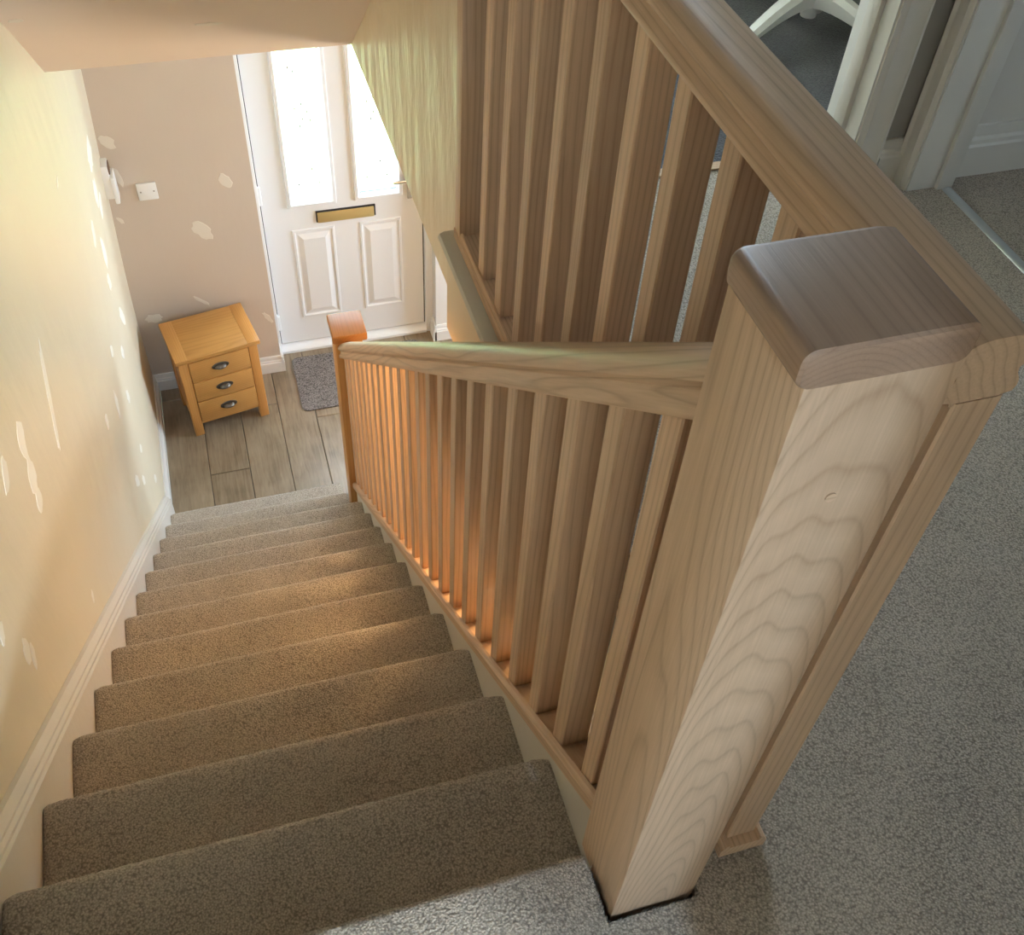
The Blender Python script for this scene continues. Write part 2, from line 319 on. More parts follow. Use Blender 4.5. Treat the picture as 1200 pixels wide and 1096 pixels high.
# bedroom and second room shells
struct(boxes('wall_bedroom', [(XW+0.1, 1.12, 2.5, 2.6, 0, UC), (1.88, 3.3, 2.5, 2.6, 0, UC), (1.12, 1.88, 2.5, 2.6, 0, 0.35), (1.12, 1.88, 2.5, 2.6, 2.05, UC), (3.2, 3.3, 1.3, 2.5, 0, UC), (2.14, 3.2, YE-0.015, YT, 0, UC)], 'white_wall'), 'pale bedroom walls')
struct(boxes('wall_second_room', [(3.2, 3.3, -1.9, -0.05, 0, UC), (3.2, 3.3, 0.45, 1.3, 0, UC), (3.2, 3.3, -0.05, 0.45, 0, 1.1), (3.2, 3.3, -0.05, 0.45, 1.5, UC), (2.13, 3.2, -0.3, -0.2, 0, UC)], 'white_wall'), 'pale walls of the second room')
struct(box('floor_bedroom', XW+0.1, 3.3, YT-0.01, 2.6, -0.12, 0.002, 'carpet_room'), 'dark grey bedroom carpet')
struct(box('floor_second_room', 2.135, 3.3, -1.9, YE-0.015, -0.12, 0.0, 'carpet'), 'beige carpet of the second room')

# landing floor: carpet with a rounded front edge over the first step, cut back around the newel
NX0, NX1, NY0, NY1 = 0.804, 0.915, -0.085, 0.020
def landing():
    bm = bmesh.new(); rnd = random.Random(3)
    # main slabs
    bbox(bm, NX1+0.006, 2.135, -2.95, 0.0215, -0.03, 0.0); bbox(bm, 0.975, 2.135, 0.0215, YE-0.0045, -0.03, 0.0); bbox(bm, XW+0.101, 2.135, YE-0.0045, YT-0.01, -0.03, 0.0)
    bbox(bm, 0.0, NX1+0.006, -2.95, NY0-0.008, -0.03, 0.0)
    # strip to the left of the newel, running out over the nosing with a rolled edge
    prof = [(NY0-0.008, -0.03), (NY0-0.008, 0.0)]
    for k in range(7):
        a = math.pi/2 - math.pi*k/6; prof.append((-0.014 + 0.014*math.cos(a), -0.014 + 0.014*math.sin(a)))
    rings = []; nx = 120
    for i in range(nx+1):
        x = 0.028 + (NX0 - 0.008 - 0.028)*i/nx
        rings.append([bm.verts.new((x, y + (rnd.uniform(-1, 1)*0.0007 if y > -0.03 else 0), z + (rnd.uniform(-1, 1)*0.0007 if y > -0.03 else 0))) for y, z in prof])
    for a, b in zip(rings, rings[1:]):
        for k in range(len(prof)-1): bm.faces.new((a[k], a[k+1], b[k+1], b[k]))
        bm.faces.new((a[-1], a[0], b[0], b[-1]))
    bm.faces.new(rings[0]); bm.faces.new(rings[-1][::-1])
    o = from_bm('floor_landing', bm, 'carpet', smooth=40)
    return struct(o, 'grey beige landing carpet')
landing()
struct(box('floor_deck', 0.0, 2.13, -2.95, -0.02, -0.10, -0.0305, 'underlay'), 'boards under the landing carpet')
struct(box('floor_deck_side', XW+0.101, 2.13, -0.02, YT-0.01, -0.24, -0.0305, 'underlay'), 'boards under the landing carpet beside the stairwell')
# riser below the landing edge
struct(box('wall_top_riser', 0.0, 0.953, -0.03, -0.016, -0.45, -0.031, 'carpet'), 'carpeted riser below the landing edge')
prof = [(0.012, -0.028), (0.0, -0.020), (-0.004, -0.010), (0.0, -0.002), (0.010, 0.003), (0.045, 0.003), (0.045, -0.028)]
struct(sweep('trim_1', prof, [(0.936, 0.022, 0), (0.936, YE+0.02, 0)], 'grey_board'), 'bare grey nosing board along the landing edge')

# ------------------------------------------------------------------ hall: floor planks, front wall, recess
XH = 3.2
fl = struct(box('floor', -0.1, XH, 0.02, 4.1, FLOOR-0.1, FLOOR-0.008, 'black'), 'brown wood plank hall floor')
def planks():
    edges = [0.016, 0.212, 0.405, 0.600, 0.782, 0.975, 1.168, 1.361, 1.554, 1.747, 1.94, 2.13, 2.33, 2.53, 2.73, 2.93, 3.13]
    ends = {1: [1.75, 3.13], 0: [2.45, 3.7], 2: [2.3, 3.55], 3: [1.6, 2.9], 4: [2.2, 3.40]}
    rnd = random.Random(5)
    for i in range(len(edges)-1):
        cuts = ends.get(i) or [1.2 + rnd.random()*0.9, 2.4 + rnd.random()*0.9]
        cuts = [0.125] + cuts + [3.96]
        for a, b in zip(cuts, cuts[1:]):
            bm = bmesh.new(); bbox(bm, edges[i]+0.0012, edges[i+1]-0.0012, a+0.0012, b-0.0012, FLOOR-0.008, FLOOR)
            top = [e for e in bm.edges if all(abs(v.co.z-FLOOR) < 1e-6 for v in e.verts)]
            bmesh.ops.bevel(bm, geom=top, offset=0.0025, segments=1, affect='EDGES')
            o = from_bm('plank', bm, 'plank'); o.parent = fl
planks()
YF, YD = 3.805, 3.96
struct(boxes('wall_front', [(0.0, 0.665, YF, 4.08, FLOOR, HC), (0.665, 1.535, YF, 4.08, -0.52, HC)], 'magnolia'), 'magnolia wall beside the front door')
struct(boxes('wall_front_right', [(1.535, XH, 3.85, 4.08, FLOOR, HC)], 'white_wall'), 'pale wall to the right of the front door')
struct(boxes('wall_upper_front', [(0, XW, 3.83, 4.08, HC+0.1, UC)], 'white_wall'), 'outer wall above the hall')
struct(boxes('wall_hall_right', [(XH, XH+0.1, 0.12, 2.35, FLOOR, HC), (XH, XH+0.1, 3.65, 4.08, FLOOR, HC), (XH, XH+0.1, 2.35, 3.65, FLOOR, -1.85), (XH, XH+0.1, 2.35, 3.65, -0.75, HC)], 'magnolia'), 'magnolia far wall of the hall')
struct(boxes('wall_hall_back', [(0.873, 0.953, 0.021, 0.12, FLOOR, -0.03), (0.953, XH+0.1, 0.021, 0.12, FLOOR, HC-0.021)], 'magnolia'), 'magnolia back wall of the hall')

def skirting(name, p0, p1, out, h=0.105, t=0.018, material='white_gloss', label='white moulded skirting board'):
    """Moulded skirting from p0 to p1; 'out' points away from the wall."""
    prof = [(0, 0), (t, 0), (t, h*0.62), (t*0.8, h*0.66), (t*0.8, h*0.74), (t*0.55, h*0.80), (t*0.62, h*0.86), (t*0.35, h), (0, h)]
    return struct(sweep(name, prof, [p0, p1], material, side=Vector(out), smooth=30), label)
skirting('baseboard_front', (0.0, YF, FLOOR), (0.680, YF, FLOOR), (0, -1, 0))
skirting('baseboard_door_reveal', (0.665, YF-0.018, FLOOR), (0.665, YD-0.02, FLOOR), (1, 0, 0), t=0.016)
skirting('baseboard_left', (0.0, 2.86, FLOOR), (0.0, YF, FLOOR), (1, 0, 0))
skirting('baseboard_front_right', (1.525, 3.85, FLOOR), (XH, 3.85, FLOOR), (0, -1, 0))
skirting('baseboard_recess_right', (1.535, 3.832, FLOOR), (1.535, YD-0.01, FLOOR), (-1, 0, 0))

# ------------------------------------------------------------------ front door
def front_door():
    d = empty('door_1', (1.09, YD, FLOOR)); struct(d, 'white front door with two long glazed panels and brass letter plate')
    x0, x1, zb, zt = 0.690, 1.492, FLOOR+0.045, -0.575
    gx = [(0.845, 1.030), (1.178, 1.364)]; gz0, gz1 = -1.665, -0.76
    px = [(0.822, 1.036), (1.163, 1.380)]; pz0, pz1 = -2.392, -1.826
    y0, y1 = YD, YD+0.045
    # leaf with openings for glass, lower panels recessed
    xs = [x0, gx[0][0], gx[0][1], gx[1][0], gx[1][1], x1]
    L = [(x0, x1, y0, y1, zb, gz0), (x0, x1, y0, y1, gz1, zt)]
    for a, b in ((0, 1), (2, 3), (4, 5)): L.append((xs[a], xs[b], y0, y1, gz0, gz1))
    boxes('door_leaf', L, 'upvc', d)
    for a, b in gx:
        # moulded bead round each pane
        bm = bmesh.new(); o, i = 0.030, 0.0
        def loop(off, y): return [bm.verts.new(p) for p in ((a-off, y, gz0-off), (b+off, y, gz0-off), (b+off, y, gz1+off), (a-off, y, gz1+off))]
        rs = [loop(0.030, y0), loop(0.026, y0-0.012), loop(0.012, y0-0.014), loop(0.004, y0-0.004), loop(0.0, y0+0.012), loop(0.0, y0+0.03)]
        for p, q in zip(rs, rs[1:]):
            for k in range(4): bm.faces.new((p[k], p[(k+1) % 4], q[(k+1) % 4], q[k]))
        f = from_bm('glazing_bead', bm, 'upvc', d)
        g = box('glass_pane', a, b, y0+0.016, y0+0.022, gz0, gz1, 'obscure', d); g['label'] = 'bright obscure glass pane'
        # small leaded flowers and a bevel line at the foot of each pane
        cx = (a+b)/2
        for k, (dx, dz) in enumerate([(-.03, -1.18), (0.0, -1.16), (.025, -1.20), (-.015, -1.27), (.035, -1.245), (.0, -1.235), (-.04, -0.98), (-.02, -1.0), (0.02, -1.5), (-.05, -1.58), (.05, -1.58)]):
            bm = bmesh.new(); bmesh.ops.create_icosphere(bm, subdivisions=1, radius=0.006, matrix=Matrix.Translation((cx+dx, y0+0.014, dz)) @ Matrix.Diagonal((1, 0.25, 1.3, 1)))
            s = from_bm('glass_jewel', bm, 'lead', d)
        box('bevel_strip', a+0.004, b-0.004, y0+0.011, y0+0.0158, gz0+0.030, gz0+0.034, 'lead', d)
    for a, b in px:
        bm = bmesh.new()
        def loop(off, y): return [bm.verts.new(p) for p in ((a+off, y, pz0+off*1.1), (b-off, y, pz0+off*1.1), (b-off, y, pz1-off*1.1), (a+off, y, pz1-off*1.1))]
        rs = [loop(0.0, y0+0.001), loop(0.003, y0-0.006), loop(0.012, y0-0.007), loop(0.018, y0-0.0005), loop(0.026, y0-0.0005), loop(0.052, y0-0.011)]
        for p, q in zip(rs, rs[1:]):
            for k in range(4): bm.faces.new((p[k], p[(k+1) % 4], q[(k+1) % 4], q[k]))
        bm.faces.new(rs[-1])
        from_bm('raised_panel', bm, 'upvc', d)
    # frame, dark gap, sill
    boxes('door_frame', [(x0-0.028, x0-0.006, YD-0.055, YD+0.07, FLOOR, zt+0.06), (x1+0.006, x1+0.046, YD-0.035, YD+0.07, FLOOR, zt+0.06), (x0-0.006, x1+0.006, YD-0.02, YD+0.07, zt+0.005, zt+0.06)], 'upvc', d, bev=0.004)
    boxes('seal', [(x0-0.006, x0, YD+0.004, YD+0.03, zb-0.005, zt), (x1, x1+0.006, YD+0.004, YD+0.03, zb-0.005, zt), (x0, x1, YD+0.012, YD+0.03, zb-0.006, zb)], 'black', d)
    sweep('door_sill', [(0, 0), (0.09, 0), (0.09, 0.015), (0.078, 0.026), (0.03, 0.038), (0, 0.038)], [(x0-0.006, YD+0.05, FLOOR), (x1+0.006, YD+0.05, FLOOR)], 'upvc', d, side=Vector((0, -1, 0)))
    # letter plate
    lx0, lx1, lz0, lz1 = 0.952, 1.248, -1.796, -1.730
    lp = box('letter_plate', lx0+0.004, lx1-0.006, y0-0.012, y0-0.003, lz0, lz1-0.008, 'brass', d, bev=0.003); lp['label'] = 'brass letter plate'
    boxes('letter_plate_seal', [(lx0-0.002, lx1+0.002, y0-0.006, y0, lz0+0.002, lz1)], 'black', d)
    # hinges
    for z in (-1.60, -2.395):
        h = boxes('hinge', [(x0-0.012, x0+0.008, y0-0.022, y0, z-0.05, z+0.05)], 'upvc', d, bev=0.004)
    # lever handle
    hb = box('handle_plate', 1.415, 1.445, y0-0.012, y0, -1.72, -1.48, 'chrome', d, bev=0.004)
    bm = bmesh.new()
    bmesh.ops.create_cone(bm, cap_ends=True, segments=16, radius1=0.011, radius2=0.011, depth=0.05, matrix=Matrix.Translation((1.43, y0-0.036, -1.585)) @ Matrix.Rotation(PH, 4, 'X'))
    bmesh.ops.create_cone(bm, cap_ends=True, segments=16, radius1=0.010, radius2=0.008, depth=0.10, matrix=Matrix.Translation((1.385, y0-0.058, -1.585)) @ Matrix.Rotation(-PH, 4, 'Y'))
    from_bm('lever', bm, 'chrome', d, 40)
front_door()
struct(box('ground', -8, 12, 4.12, 40, -2.95, -2.75, 'paving'), 'grey road beyond the lawn')
g = box('ground_lawn', -5, 8, 4.14, 12.0, -2.76, -2.74, 'lawn')
struct(g, 'lawn outside the front door')

# ------------------------------------------------------------------ staircase
ST = empty('staircase', (0.42, 1.4, FLOOR)); tag(ST, 'straight flight of stairs in brown beige carpet between white strings', 'staircase')
XL, XT = 0.028, 0.838
def step(k):
    rnd = random.Random(100+k); z = -k*R; yn = k*G; xr = XT if k < 11 else 0.806
    rr = 0.017; yr = yn - 0.022
    prof = [((k-1)*G - 0.022, z), ((k-1)*G + 0.06, z), (yn - 0.11, z), (yn - 0.05, z + 0.001)]
    for j in range(9):
        a = math.pi/2 - math.pi*1.05*j/8; prof.append((yn - rr + rr*math.cos(a), z - rr + rr*math.sin(a)))
    prof += [(yr, z - 2*rr - 0.006), (yr, z - R + 0.001), ((k-1)*G - 0.022, z - R + 0.001)]
    bm = bmesh.new(); rings = []; nx = 130
    sag = rnd.uniform(-1, 1)
    for i in range(nx+1):
        t = i/nx; x = XL + (xr - XL)*t
        dz = 0.0012*math.sin(3.1*t*math.pi*0.9 + sag*3); endr = -0.004*(max(0, 1 - t*40)**2 + max(0, 1 - (1-t)*28)**2)
        ring = []
        for j, (y, zz) in enumerate(prof):
            jit = 0.0009 if 3 <= j <= 12 else 0.0
            ring.append(bm.verts.new((x, y + rnd.uniform(-jit, jit) + (endr if 3 <= j <= 12 else 0), zz + rnd.uniform(-jit, jit) + (dz + endr if j <= 12 else 0))))
        rings.append(ring)
    n = len(prof)
    for a, b in zip(rings, rings[1:]):
        for j in range(n): bm.faces.new((a[j], a[(j+1) % n], b[(j+1) % n], b[j]))
    bm.faces.new(rings[0]); bm.faces.new(rings[-1][::-1])
    return from_bm('step', bm, 'carpet', ST, 50)
for k in range(1, 13): step(k)
# left wall string with a moulded top, messily painted
prof = [(0.0005, -0.30), (0.027, -0.30), (0.027, 0.030), (0.023, 0.036), (0.024, 0.046), (0.019, 0.053), (0.020, 0.062), (0.010, 0.080), (0.0005, 0.082)]
sweep('wall_string', prof, [(0, 0.02, -0.02*SL), (0, 2.92, -2.92*SL)], 'old_gloss', ST)
sweep('wall_string_end', [(0.0005, 0), (0.0265, 0), (0.0265, 0.105), (0.0005, 0.112)], [(0, 2.70, FLOOR), (0, 2.93, FLOOR)], 'old_gloss', ST)
# outer string
sweep('outer_string', [(0.0, -0.34), (0.034, -0.34), (0.034, 0.040), (0.0, 0.040)], [(XT, 0.021, -0.021*SL), (XT, 2.43, -2.43*SL)], 'old_gloss', ST)
# spandrel panel filling the side under the flight
link('spandrel', [(0.850, 0.03, FLOOR), (0.850, 2.43, FLOOR), (0.850, 2.43, -2.43*SL-0.30), (0.850, 0.03, -0.03*SL-0.30), (0.868, 0.03, FLOOR), (0.868, 2.43, FLOOR), (0.868, 2.43, -2.43*SL-0.30), (0.868, 0.03, -0.03*SL-0.30)],
     [(0, 1, 2, 3), (4, 7, 6, 5), (0, 4, 5, 1), (1, 5, 6, 2), (2, 6, 7, 3), (3, 7, 4, 0)], 'white_wall', ST)

# ------------------------------------------------------------------ main newel post
def bullnose_cap(name, x0, x1, y0, y1, z0, z1, material, parent, rf=0.30):
    r = (z1-z0)*rf; prof = []
    for cx, cz, a0 in ((x1-r, z0+r, -90), (x1-r, z1-r, 0), (x0+r, z1-r, 90), (x0+r, z0+r, 180)):
        for k in range(6):
            a = math.radians(a0 + 18*k); prof.append((cx + r*math.cos(a), cz + r*math.sin(a)))
    c = 0.006
    pts = [((0, y0, 0), 1.0)]
    bm = bmesh.new(); rings = []
    cxm, czm = (x0+x1)/2, (z0+z1)/2
    for y, s in ((y0, 0.002), (y0+0.002, 0.0), (y1-0.010, 0.0), (y1-0.003, 0.004), (y1, 0.009)):
        rings.append([bm.verts.new((x + (s if x < cxm else -s), y, z - (0 if z < czm else s))) for x, z in prof])
    n = len(prof)
    for a, b in zip(rings, rings[1:]):
        for k in range(n): bm.faces.new((a[k], a[(k+1) % n], b[(k+1) % n], b[k]))
    bm.faces.new(rings[0]); bm.faces.new(rings[-1][::-1])
    return from_bm(name, bm, material, parent, 40)
NW = empty('newel_post', ((NX0+NX1)/2, (NY0+NY1)/2, 0)); tag(NW, 'thick pale bare oak newel post with flat cap at the head of the stairs', 'newel post')
box('post', NX0, NX1, NY0, NY1, -0.0285, 0.914, 'oak_newel', NW, bev=0.0025)
cp = bullnose_cap('cap', 0.796, 0.914, -0.087, 0.020, 0.9135, 0.943, 'oak_cap_shaded', NW)
bm = bmesh.new(); bmesh.ops.create_cone(bm, cap_ends=True, segments=20, radius1=0.0042, radius2=0.0042, depth=0.002, matrix=Matrix.Translation((0.857, NY0-0.0002, 0.799)) @ Matrix.Rotation(PH, 4, 'X'))
pg = from_bm('dowel_plug', bm, 'oak_x', NW); pg['label'] = 'small round dowel plug'
# loose tufts along the ragged carpet cut round the foot of the newel
def frayed():
    rnd = random.Random(11); bm = bmesh.new()
    lines = [((NX0-0.008, -0.016), (NX0-0.008, NY0-0.008)), ((NX0-0.008, NY0-0.008), (NX1+0.006, NY0-0.008)), ((NX1+0.005, NY0-0.008), (NX1+0.005, 0.02))]
    for (ax, ay), (bx, by) in lines:
        L_ = math.hypot(bx-ax, by-ay)
        for k in range(int(L_/0.0009)):
            t = rnd.random(); x, y = ax+(bx-ax)*t + rnd.uniform(-.003, .002), ay+(by-ay)*t + rnd.uniform(-.003, .002)
            a = rnd.uniform(0, 6.283); l = rnd.uniform(0.003, 0.009); q = 0.0011; lean = rnd.uniform(0.1, 0.5)
            tip = bm.verts.new((x + l*lean*math.cos(a), y + l*lean*math.sin(a), l*0.55))
            b = [bm.verts.new((x + q*math.cos(a2), y + q*math.sin(a2), -0.006)) for a2 in (a, a+2.1, a+4.2)]
            for m_ in range(3): bm.faces.new((b[m_], b[(m_+1) % 3], tip))
    return from_bm('carpet_fringe', bm, 'carpet')
fr = frayed(); fr['kind'] = 'stuff'; fr['label'] = 'ragged tufts of the cut carpet edge around the newel foot'; fr.parent = bpy.data.objects['floor_landing']

# ------------------------------------------------------------------ handrail profiles
def rail_profile(hw=0.034, h=0.062):
    half = [(0.021, 0.0), (0.022, 0.0035), (0.0315, 0.005), (0.0335, 0.010), (0.0325, 0.016), (0.0275, 0.024), (0.0265, 0.029), (0.0300, 0.034), (0.0345, 0.038), (0.035, 0.042), (0.0338, 0.047), (0.031, 0.052), (0.027, 0.056), (0.022, 0.059), (0.016, 0.061), (0.008, 0.062)]
    half = [(a*hw/0.035, b*h/0.062) for a, b in half]
    return half + [(-a, b) for a, b in reversed(half)]
def baluster_mesh(name, wx, wy, zb0, zb1, zt0, zt1, slope=0.0):
    """Square spindle with lightly eased arrises; near face at y=0, left face at x=0; ends cut to the pitch."""
    e = 0.002; bm = bmesh.new()
    pts = [(e, 0), (wx-e, 0), (wx, e), (wx, wy-e), (wx-e, wy), (e, wy), (0, wy-e), (0, e)]
    a = [bm.verts.new((x, y, zb0 - slope*y)) for x, y in pts]; b = [bm.verts.new((x, y, zt0 - slope*y)) for x, y in pts]
    for k in range(8): bm.faces.new((a[k], a[(k+1) % 8], b[(k+1) % 8], b[k]))
    bm.faces.new(a[::-1]); bm.faces.new(b)
    bmesh.ops.recalc_face_normals(bm, faces=bm.faces)
    me = bpy.data.meshes.new(name); bm.to_mesh(me); bm.free(); return me

# ------------------------------------------------------------------ landing balustrade
LB = empty('landing_balustrade', (0.992, 0.63, 0.0)); tag(LB, 'level oak balustrade guarding the landing edge, from newel to wall', 'balustrade')
XC = 0.990
sweep('handrail', rail_profile(), [(XC, -0.042, 0.815), (XC, YE-0.001, 0.815)], 'oak_y', LB)
bprof = [(-0.032, 0.0), (0.032, 0.0), (0.032, 0.020), (0.028, 0.024), (0.028, 0.028), (0.026, 0.031), (0.0215, 0.031), (0.0215, 0.024), (-0.0215, 0.024), (-0.0215, 0.031), (-0.026, 0.031), (-0.028, 0.028), (-0.028, 0.024), (-0.032, 0.020)]
sweep('base_rail', bprof, [(XC+0.004, -0.056, 0.0035), (XC+0.004, YE-0.001, 0.0035)], 'oak_y', LB, smooth=20)
me = baluster_mesh('baluster', 0.042, 0.036, 0.0, 0, 0.79, 0); me.materials.append(M['oak_z'])
LBAL = []
for k in range(11):
    o = bpy.data.objects.new('baluster', me); C.objects.link(o); o.location = (0.973, -0.043 + 0.1165*k, 0.0276); attach(o, LB); LBAL.append(o)
box('wall_post', 0.964, 1.030, 1.272, YE-0.0005, 0.0035, 0.815, 'oak_z', LB, bev=0.002)

# ------------------------------------------------------------------ stair balustrade
SB = empty('stair_balustrade', (0.862, 2.48, FLOOR)); tag(SB, 'sloping oak stair balustrade of square spindles and a bottom post coloured as if in warm light', 'balustrade')
XB = 0.856
RT = 0.784                               # rail underside above the pitch line
sweep('handrail', rail_profile(0.036, 0.078), [(XB, NY1+0.001, RT - (NY1+0.001)*SL), (XB, 2.432, RT - 2.432*SL)], 'oak_pitch', SB)
sprof = [(-0.032, 0.0), (0.032, 0.0), (0.032, 0.024), (0.029, 0.032), (0.0245, 0.034), (0.0245, 0.028), (-0.0205, 0.028), (-0.0205, 0.034), (-0.026, 0.032), (-0.032, 0.024)]
sweep('base_rail', sprof, [(XB, NY1+0.001, 0.041 - (NY1+0.001)*SL), (XB, 2.432, 0.041 - 2.432*SL)], 'oak_pitch', SB, smooth=20)
me = baluster_mesh('baluster', 0.042, 0.036, 0.0, 0, RT - 0.069, 0, SL); me.materials.append(M['oak_z'])
for k in range(23):
    y = 0.083 + 0.1043*k
    if y > 2.385: break
    o = bpy.data.objects.new('baluster', me); C.objects.link(o); o.location = (XB-0.0185, y, 0.0692 - y*SL); attach(o, SB)
box('bottom_post', 0.812, 0.914, 2.431, 2.532, FLOOR, -1.235, 'oak_orange', SB, bev=0.003)  # orange oak here carries the tint of warm light on the post
bc = bullnose_cap('bottom_post_cap', 0.803, 0.930, 2.413, 2.553, -1.236, -1.203, 'oak_cap_warm_lit', SB, rf=0.16); bc['label'] = 'flat oak post cap with warm light in its colour'

# ------------------------------------------------------------------ bedside cabinet
def cabinet():
    r = empty('bedside_cabinet', (0, 0, 0)); tag(r, 'orange oak three-drawer bedside cabinet in the hall corner', 'cabinet')
    W, D, Ht = 0.385, 0.285, 0.525       # local frame: x across, y depth (front at y=0), z up
    l = 0.045
    for sx in (0, W-l):
        for sy in (0, D-l): 
            box('leg', sx, sx+l, sy, sy+l, 0, Ht-0.022, 'oak_orange', r, bev=0.003)
    for sx in (0.006, W-0.024): 
        box('side_panel', sx, sx+0.018, l, D-l, 0.075, Ht-0.022, 'oak_orange', r)
    box('back_panel', l, W-l, D-0.015, D-0.005, 0.075, Ht-0.022, 'oak_orange', r)
    boxes('bottom_rail', [(l, W-l, 0.004, 0.03, 0.075, 0.090), (l, W-l, 0.012, D-0.02, 0.085, 0.095)], 'oak_orange_x', r)
    box('top_rail', l, W-l, 0.004, 0.03, Ht-0.034, Ht-0.022, 'oak_orange_x', r)
    top = box('top', -0.014, W+0.014, -0.020, D+0.008, Ht-0.022, Ht, 'oak_orange_x', r, bev=0.005)
    # breadboard ends and central panel of the top, slightly proud/recessed joints
    for a, b in ((-0.0125, 0.047), (W-0.047, W+0.0125)):
        e = box('top_end', a, b, -0.018, D+0.006, Ht-0.003, Ht+0.0012, 'oak_orange_y', r, bev=0.001)
    zs_ = [(0.093, 0.222), (0.229, 0.352), (0.359, 0.487)]
    for z0, z1 in zs_:
        d = box('drawer', l+0.002, W-l-0.002, -0.004, 0.2, z0+0.001, z1, 'oak_orange_x', r, bev=0.003)
        bm = bmesh.new()                 # cup handle: oval back plate and half-dome pull
        cx, cz = W/2, (z0+z1)/2 + 0.004
        bmesh.ops.create_uvsphere(bm, u_segments=24, v_segments=12, radius=1, matrix=Matrix.Translation((cx, -0.005, cz)) @ Matrix.Diagonal((0.043, 0.004, 0.022, 1)))
        h = from_bm('handle_plate', bm, 'pewter', None, 40); h.parent = d
        bm = bmesh.new(); n = 16; m_ = 8; grid = []
        for i in range(m_+1):
            a = math.pi*0.5*i/m_; row = []
            for j in range(n+1):
                b = math.pi*j/n; row.append(bm.verts.new((cx + 0.028*math.cos(b)*math.cos(a*0.0)*(1), -0.006 - 0.022*math.sin(a)*math.sin(b)**0.8 if 0 < j < n else -0.006, cz - 0.002 + 0.014*math.cos(a)*math.sin(b) - 0.004*math.sin(a))))
            grid.append(row)
        for i in range(m_):
            for j in range(n): bm.faces.new((grid[i][j], grid[i][j+1], grid[i+1][j+1], grid[i+1][j]))
        bmesh.ops.remove_doubles(bm, verts=bm.verts, dist=1e-5)
        h2 = from_bm('cup_pull', bm, 'pewter', None, 60); h2.parent = d
        md = h2.modifiers.new('thick', 'SOLIDIFY'); md.thickness = 0.0025
    r.location = (0.171, 3.408, FLOOR); r.rotation_euler = (0, 0, math.radians(10.5))
    return r
cabinet()

# ------------------------------------------------------------------ door mat
def door_mat():
    bm = bmesh.new(); x0, x1, y0, y1, rr = 0.722, 1.43, 3.452, 3.868, 0.03; ring = []
    for cx, cy, a0 in ((x1-rr, y0+rr, -90), (x1-rr, y1-rr, 0), (x0+rr, y1-rr, 90), (x0+rr, y0+rr, 180)):
        for k in range(7): a = math.radians(a0+15*k); ring.append((cx+rr*math.cos(a), cy+rr*math.sin(a)))
    lo = [bm.verts.new((x, y, 0.0005)) for x, y in ring]; hi = [bm.verts.new((x, y, 0.008)) for x, y in ring]
    n = len(ring)
    for k in range(n): bm.faces.new((lo[k], lo[(k+1) % n], hi[(k+1) % n], hi[k]))
    bm.faces.new(hi); bm.faces.new(lo[::-1])
    o = from_bm('door_mat', bm, 'mat'); o.location.z = FLOOR
    return tag(o, 'grey flecked door mat on the hall floor in front of the door', 'door mat')
door_mat()

# ------------------------------------------------------------------ fittings on the hall walls
bp = empty('blank_plate', (0.2, YF, -1.40)); tag(bp, 'square white blanking plate with two screws on the magnolia wall', 'wall plate')
box('plate', 0.158, 0.243, YF-0.009, YF, -1.448, -1.362, 'plastic', bp, bev=0.003)
for x in (0.172, 0.229):
    bm = bmesh.new(); bmesh.ops.create_cone(bm, cap_ends=True, segments=12, radius1=0.0035, radius2=0.0035, depth=0.003, matrix=Matrix.Translation((x, YF-0.009, -1.404)) @ Matrix.Rotation(PH, 4, 'X'))
    from_bm('screw', bm, 'screw', bp)
tb = empty('thermostat', (0.03, 3.72, -1.30)); tag(tb, 'opened white thermostat box with exposed brown terminals near the hall corner', 'thermostat')
box('back_box', 0.036, 0.070, 3.70, 3.775, -1.36, -1.20, 'plastic', tb, bev=0.003)
box('cover', 0.068, 0.086, 3.695, 3.78, -1.385, -1.255, 'plastic', tb, bev=0.004)
box('terminal', 0.069, 0.075, 3.71, 3.765, -1.245, -1.208, 'brown', tb)

# ------------------------------------------------------------------ doorways of the landing
def architrave(name, pts_axis, label):
    pass
def bedroom_doorway():
    r = empty('door_2', (1.5, YE, 0)); struct(r, 'white painted bedroom door frame')
    xa, xb = X1a, X1b
    boxes('door_lining', [(xb, xb+0.022, YE-0.002, YT+0.002, 0, 2.0), (xa-0.022, xa, YE-0.002, YT+0.002, 0, 2.0), (xa, xb, YE-0.002, YT+0.002, 1.98, 2.0)], 'white_gloss', r)
    boxes('door_stop', [(xb-0.012, xb, YE+0.042, YE+0.082, 0, 1.98), (xa, xa+0.012, YE+0.042, YE+0.082, 0, 1.98)], 'old_gloss', r, bev=0.001)
    ap = [(0, 0), (0.068, 0), (0.068, 0.016), (0.060, 0.019), (0.052, 0.013), (0.030, 0.011), (0.014, 0.013), (0.008, 0.009), (0, 0.008)]
    sweep('architrave', ap, [(xb+0.004, YE, 0), (xb+0.004, YE, 2.05)], 'old_gloss', r, up=Vector((0, -1, 0)))
    sweep('architrave', ap, [(xa-0.004, YE, 0), (xa-0.004, YE, 2.05)], 'old_gloss', r, side=Vector((-1, 0, 0)), up=Vector((0, -1, 0)))
    box('threshold_bar', xa, xb, YT-0.012, YT+0.016, 0.0022, 0.006, 'oak_x', r)
bedroom_doorway()
